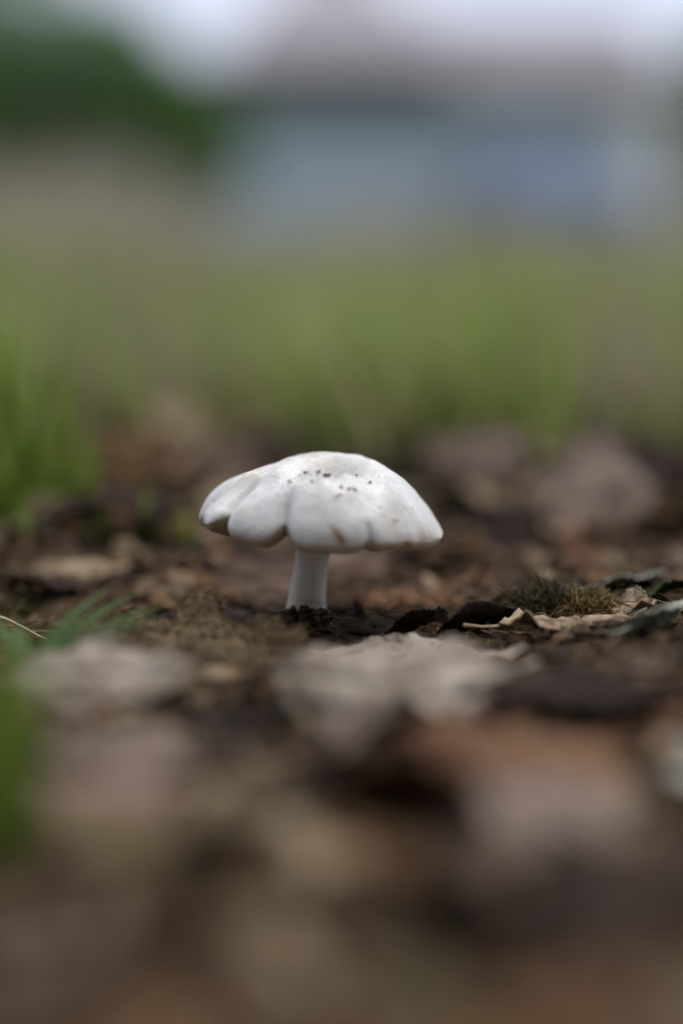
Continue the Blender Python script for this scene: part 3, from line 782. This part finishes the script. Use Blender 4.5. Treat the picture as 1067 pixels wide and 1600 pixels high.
tuft('sparse green grass tuft between the fresh tuft and the cap', 85, 830,
     [(rng.normal(0, .010), rng.normal(0, .008), rng.uniform(.015, .040), rng.uniform(.1, .6), rng.uniform(0, 360)) for i in range(12)], .0024)
tuft('low green grass tuft behind the pale beige leaf scrap', 235, 852,
     [(rng.normal(0, .010), rng.normal(0, .007), rng.uniform(.008, .020), rng.uniform(.2, .8), rng.uniform(0, 360)) for i in range(12)], .0022)
tuft('bright green grass tuft at the front left of the litter', 4, 1325,
     [(rng.normal(.0008, .0022), rng.normal(0, .004), rng.uniform(.016, .033), rng.uniform(.05, .25), rng.uniform(-60, 60)) for i in range(26)], .0034)
# pale dry grass strand arching in from the left
m = MB()
pts = [at_y(px, py, -.012) for px, py in ((-60, 945), (-20, 958), (10, 968), (35, 980), (60, 994), (85, 1004))]
m.tube(pts, [.0004, .0004, .00036, .0003, .00026, .0002], 6)
straw = simple('straw', (.42, .38, .24), .6, .15, 200)
tag(m.build('grass_stalk', straw, None, True), 'thin pale straw stalk arching down onto the olive leaf tip', 'grass stalk')

rng = np.random.default_rng(111)
# ------------------------------------------------------------------ background: tree, house, car
def leafball_tree(name, label, base, trunk_h, blobs, nleaf, lsize, mats, barkm):
    t = empty(name, base)
    m = MB(); top = Vector((0, 0, trunk_h))
    m.tube([(0, 0, -.1), (.03, .02, trunk_h * .5), (0, 0, trunk_h)], [.13, .10, .085], 10)
    for (c, r) in blobs: m.tube([top - Vector((0, 0, .1)), (top + Vector(c)) / 2 + Vector((0, 0, .05)), Vector(c)], [.06, .04, .015], 7)
    m.build('trunk', barkm, t, True)
    V = []; F = []; rn = []
    for i in range(nleaf):
        c, r = blobs[rng.integers(0, len(blobs))]
        d = rng.normal(0, 1, 3); d /= np.linalg.norm(d); rad = r[0] if hasattr(r, '__len__') else r
        lump = 1 + .22 * float(vnoise(d[0] * 3 + c[0] * 5, d[1] * 3, d[2] * 3, 5))
        p = np.array(c) + d * rad * lump * rng.uniform(.55, 1.0) ** .6
        a = rng.normal(0, 1, 3); a /= np.linalg.norm(a); bb = np.cross(a, rng.normal(0, 1, 3)); bb /= np.linalg.norm(bb)
        s = lsize * rng.uniform(.6, 1.3); k = len(V)
        V += [p - a * s, p + bb * s * .45, p + a * s, p - bb * s * .45]; F.append((k, k + 1, k + 2, k + 3)); rn += [rng.random()] * 4
    o = obj('crown', mesh('crown', V, F, [mats], False, attrs=dict(rnd=rn)), t)
    tag(t, label, 'tree'); return t
b = NB('tree_leaves'); rn = b.n('ShaderNodeAttribute', attribute_name='rnd').outputs['Fac']
treeleaf = b.fin(b.ramp(rn, [(0, (.05, .12, .025)), (.6, (.10, .21, .04)), (1, (.17, .29, .07))]), .5, spec=.3, trans=.2)
trunkm = simple('tree_bark', (.09, .065, .05), .9, .3, 20)
DT = 12.0
c = at_y(20, 450, DT)
leafball_tree('round_tree', 'round dark green tree standing left of the grey house', (c.x, DT, 0), 1.0,
    [((1.13 * c_[0], c_[1], 1.22 * c_[2]), 1.15 * r_) for c_, r_ in [((0, 0, 1.62), .72), ((-.7, .1, 1.55), .75), ((.55, -.1, 1.38), .50), ((.75, 0, 1.38), .48), ((1.0, 0, 1.15), .46), ((1.25, 0, 1.05), .36), ((1.3, .1, .9), .36), ((.8, 0, .8), .45), ((0, 0, .95), .5), ((-.7, 0, .95), .5), ((-.2, -.3, 1.2), .55), ((.35, .3, 1.3), .6), ((-.9, -.2, 1.25), .6), ((-.35, .2, 1.85), .45)]], 15000, .055, treeleaf, trunkm)

# unseen trees added behind the viewer to block low sky; litter suggests trees near
for (tx, ty, sc_t, lab) in ((-2.6, -2.6, 1.0, 'broad unseen tree added for shade at the left of the leaf litter'), (.2, -3.6, 1.15, 'tall unseen tree added for shade over the near end of the litter'), (2.8, -2.4, 1.0, 'bushy unseen tree added for shade at the right of the leaf litter')):
    leafball_tree('added_shade_tree', lab, (tx, ty, 0), 1.2 * sc_t,
        [(tuple(sc_t * q for q in c_), sc_t * r_) for c_, r_ in (((0, 0, 2.4), 1.0), ((-.8, .1, 1.8), .9), ((.8, -.1, 1.8), .9), ((0, .1, 1.2), .9), ((.4, 0, 3.1), .8), ((-1.0, 0, .9), .7), ((1.0, 0, .9), .7), ((0, 0, .6), .6))], 7000, .11, treeleaf, trunkm)
DT2 = 24.0
c = at_y(1130, 450, DT2)
leafball_tree('leafy_tree', 'grey-green leafy tree growing beyond the end of the house', (c.x, DT2, 0), 1.6,
    [((0, 0, 3.0), 1.0), ((-.4, .1, 2.1), .9), ((.7, 0, 2.4), 1.0), ((0, 0, 1.3), .9), ((.2, .2, 3.6), .6)], 7000, .10, treeleaf, trunkm)
DH = 21.0
def hx(px): return at_y(px, 450, DH).x
def hz(py): return at_y(533, py, DH).z
siding = simple('grey_siding', (.43, .52, .59), .7, .08, .8)
roofm = simple('roof_shingle', (.20, .185, .195), .9, .15, 3)
gabm = simple('gable_cladding', (.34, .315, .33), .9, .12, 3)
trim = simple('white_trim', (.74, .76, .76), .6, .06, 2)
gutm = simple('dark_gutter', (.085, .105, .085), .6, .1, 2)
glass = simple('window_glass', (.06, .075, .10), .4, .1, 1, .25)
curt = simple('pale_curtain', (.82, .84, .82), .8, .04, 3)
house = empty('house', (hx(690), DH, 0))
tag(house, 'single-storey grey house with steep gable and long low roof', 'house')
x0, x1 = hx(235) - hx(690), hx(1046) - hx(690)
eave = hz(140); dep = 7.0
gxa, gxb = hx(345) - hx(690), hx(705) - hx(690); gm = (gxa + gxb) / 2     # steep cross gable
m = MB(); nb = 20
for i in range(nb):                                       # lapped siding boards of the front, plain other sides
    z0_ = eave * i / nb; z1_ = eave * (i + 1) / nb
    m.add([(x0, -.03, z0_), (x1, -.03, z0_), (x1, .0, z1_ + .01), (x0, .0, z1_ + .01), (x0, .0, z0_), (x1, .0, z0_)], [(0, 1, 2, 3), (0, 4, 5, 1)])
m.add([(x0, 0, 0), (x0, dep, 0), (x0, dep, eave), (x0, 0, eave), (x1, 0, 0), (x1, dep, 0), (x1, dep, eave), (x1, 0, eave)], [(0, 3, 2, 1), (4, 5, 6, 7), (1, 2, 6, 5)])
m.build('wall', siding, house)
x0w = x0; x0 = gxa + .6
m = MB(); rz = at_y(533, 26, DH + 3.5).z - .35; oh = .35                           # long roof, ridge along x
Vr = [(x0 - oh, -oh, eave + .02), (x1 + oh * .3, -oh, eave + .02), (x1 + oh * .3, dep / 2, rz + .35), (x0 - oh, dep / 2, rz + .35), (x0 - oh, dep + oh, eave + .02), (x1 + oh * .3, dep + oh, eave + .02)]
Vr2 = [(x, y, z - .14) for x, y, z in Vr]
m.add(Vr + Vr2, [(0, 1, 2, 3), (3, 2, 5, 4), (6, 9, 8, 7), (9, 10, 11, 8), (0, 6, 7, 1), (4, 5, 11, 10), (0, 3, 9, 6), (3, 4, 10, 9), (1, 7, 8, 2), (2, 8, 11, 5)])
m.add([(x0, 0, eave), (x0, dep, eave), (x0, dep / 2, rz + .22), (x1, 0, eave), (x1, dep, eave), (x1, dep / 2, rz + .22)], [(0, 1, 2), (3, 5, 4)])
m.build('roof', roofm, house)
gz0 = hz(100); gz1 = hz(-135)
m = MB(); yy0, yy1 = -.55, dep / 2
m.add([(gxa, yy0, gz0), (gxb, yy0, gz0), (gm, yy0 + 2.2, gz1 + .35), (gxa, yy1, gz0), (gxb, yy1, gz0), (gm, yy1, gz1 + .35)], [(0, 1, 2), (0, 2, 5, 3), (1, 4, 5, 2), (3, 5, 4), (0, 3, 4, 1)])
m.build('gable', gabm, house)
m = MB()                                                  # low lean-to roof of the left wing
m.add([(x0w - .2, -.4, eave + .02), (x0 + .3, -.4, eave + .02), (x0 + .3, 2.0, at_y(533, 92, DH + 2.0).z), (x0w - .2, 2.0, at_y(533, 92, DH + 2.0).z), (x0w - .2, -.4, eave - .10), (x0 + .3, -.4, eave - .10), (x0 + .3, 2.0, eave - .1), (x0w - .2, 2.0, eave - .1)],
      [(0, 1, 2, 3), (4, 7, 6, 5), (0, 4, 5, 1), (2, 6, 7, 3), (0, 3, 7, 4), (1, 5, 6, 2)])
m.build('wing_roof', roofm, house)
x0 = x0w
m = MB(); m.box(x0 - .3, x1 + .1, -.50, -.33, eave - .20, eave + .0); gut = m.build('gutter', gutm, house)
m = MB(); m.box(x0 - .2, x1, -.33, -.005, eave - .17, eave - .12); m.build('soffit', gutm, house)
def window(px0, px1, py0, py1, pane_mat):
    a, b_ = hx(px0) - hx(690), hx(px1) - hx(690); zt, zb = hz(py0), hz(py1)
    m = MB(); m.box(a, b_, -.07, -.04, zb, zt); wn = m.build('window', pane_mat, house)
    m = MB()
    m.box(a - .07, a, -.11, -.02, zb - .07, zt + .07); m.box(b_, b_ + .07, -.11, -.02, zb - .07, zt + .07)
    m.box(a, b_, -.11, -.02, zt, zt + .07); m.box(a, b_, -.11, -.02, zb - .07, zb); m.box((a + b_) / 2 - .02, (a + b_) / 2 + .02, -.10, -.05, zb, zt)
    m.build('frame', trim, wn)
    m = MB(); m.box(a - .12, b_ + .12, -.16, -.02, zb - .12, zb - .07); m.build('sill', trim, wn)
window(972, 1040, 150, 330, curt)
# trees far behind at the right edge and behind the house are out of sight; the blue car
DCAR = 15.0
paint = simple('blue_paint', (.06, .115, .215), .5, .05, 1, .25)
rub = simple('tyre_rubber', (.02, .02, .022), .85, .2, 20); chrome = simple('wheel_metal', (.45, .46, .48), .35, .05, 5, metal=.8)
red = simple('lamp_red', (.20, .015, .015), .25, .1, 5, .5); plate = simple('plate_white', (.7, .7, .66), .5, .05, 4); black = simple('bumper_black', (.03, .03, .033), .6, .1, 5)
carx = at_y(880, 450, DCAR).x
car = empty('car', (carx, DCAR, 0), math.radians(4))
tag(car, 'blue hatchback car parked in front of the grey house', 'car')
# stations along the length (y: rear 0 .. front 3.9): (y, half width low, half width belt, z bottom, z belt, z roof, half width roof)
st = [(0.0, .74, .76, .38, .80, .83, .66), (.10, .82, .82, .28, .92, 1.02, .64), (.45, .85, .84, .24, .95, 1.38, .58), (1.0, .86, .85, .22, .95, 1.45, .58), (1.7, .86, .85, .22, .94, 1.44, .58), (2.3, .86, .85, .22, .93, 1.32, .58), (2.85, .86, .84, .22, .92, .98, .62), (3.5, .84, .80, .24, .82, .85, .62), (3.9, .74, .72, .34, .66, .68, .56)]
V = []; 
for (y, wl, wb, zb, zt, zr, wr) in st:
    V += [(-wl * .9, y, zb), (-wl, y, zb + .12), (-wb, y, zt), (-wr, y, zr), (-wr * .6, y, zr + .02), (wr * .6, y, zr + .02), (wr, y, zr), (wb, y, zt), (wl, y, zb + .12), (wl * .9, y, zb)]
F = []
for i in range(len(st) - 1):
    for k in range(10): F.append((i * 10 + k, i * 10 + (k + 1) % 10, (i + 1) * 10 + (k + 1) % 10, (i + 1) * 10 + k))
F.append(tuple(range(10))[::-1]); F.append(tuple(len(V) - 10 + k for k in range(10)))
body = obj('body', mesh('body', V, F, [paint], False), car)
bv = body.modifiers.new('bevel', 'BEVEL'); bv.width = .04; bv.segments = 2; bv.limit_method = 'ANGLE'; bv.angle_limit = .3
m = MB(); m.add([(-.56, .085, 1.00), (.56, .085, 1.00), (.50, .36, 1.33), (-.50, .36, 1.33), (-.56, .12, .99), (.56, .12, .99), (.50, .40, 1.32), (-.50, .40, 1.32)], [(0, 1, 2, 3), (4, 7, 6, 5), (0, 4, 5, 1), (2, 6, 7, 3), (1, 5, 6, 2), (0, 3, 7, 4)])
m.build('rear_window', glass, car)
for sgn in (-1, 1):
    m = MB()
    q = [(.62, .97), (2.25, .95), (1.95, 1.30), (.72, 1.34)]
    m.add([(sgn * (.845 - (z - .95) * .60 + .012), y, z) for y, z in q] + [(sgn * (.845 - (z - .95) * .60 - .02), y, z) for y, z in q], [(0, 1, 2, 3), (4, 7, 6, 5), (0, 4, 5, 1), (1, 5, 6, 2), (2, 6, 7, 3), (3, 7, 4, 0)])
    m.build('side_window', glass, car)
    m = MB(); m.box(sgn * .72 - .05, sgn * .72 + .05, -.005, .12, .74, .90); m.build('tail_light', red, car)
    m = MB(); m.box(sgn * .92 - .08, sgn * .92 + .08, 2.35, 2.45, .92, 1.05); m.build('mirror', paint, car)
    for wy in (.62, 3.15):
        m = MB(); k = 28
        def ring(rad, xx): return [(xx, wy + rad * math.cos(2 * math.pi * i / k), .30 + rad * math.sin(2 * math.pi * i / k)) for i in range(k)]
        rings = [ring(.19, sgn * .70), ring(.29, sgn * .70), ring(.30, sgn * .73), ring(.30, sgn * .86), ring(.285, sgn * .885), ring(.19, sgn * .885)]
        m.add(sum(rings, []), [(i * k + j, i * k + (j + 1) % k, (i + 1) * k + (j + 1) % k, (i + 1) * k + j) for i in range(5) for j in range(k)])
        wh = m.build('wheel', rub, car, True)
        m = MB()
        m.add(ring(.19, sgn * .87) + ring(.05, sgn * .875), [(j, (j + 1) % k, k + (j + 1) % k, k + j) for j in range(0, k)] + [tuple(k + j for j in range(k))])
        m.build('rim', chrome, wh)
m = MB(); m.box(-.80, .80, -.07, .10, .36, .52); m.build('bumper', black, car)
m = MB(); m.box(-.26, .26, -.09, -.07, .60, .71); m.box(-.2, .2, -.075, .02, .62, .69); m.build('number_plate', plate, car)
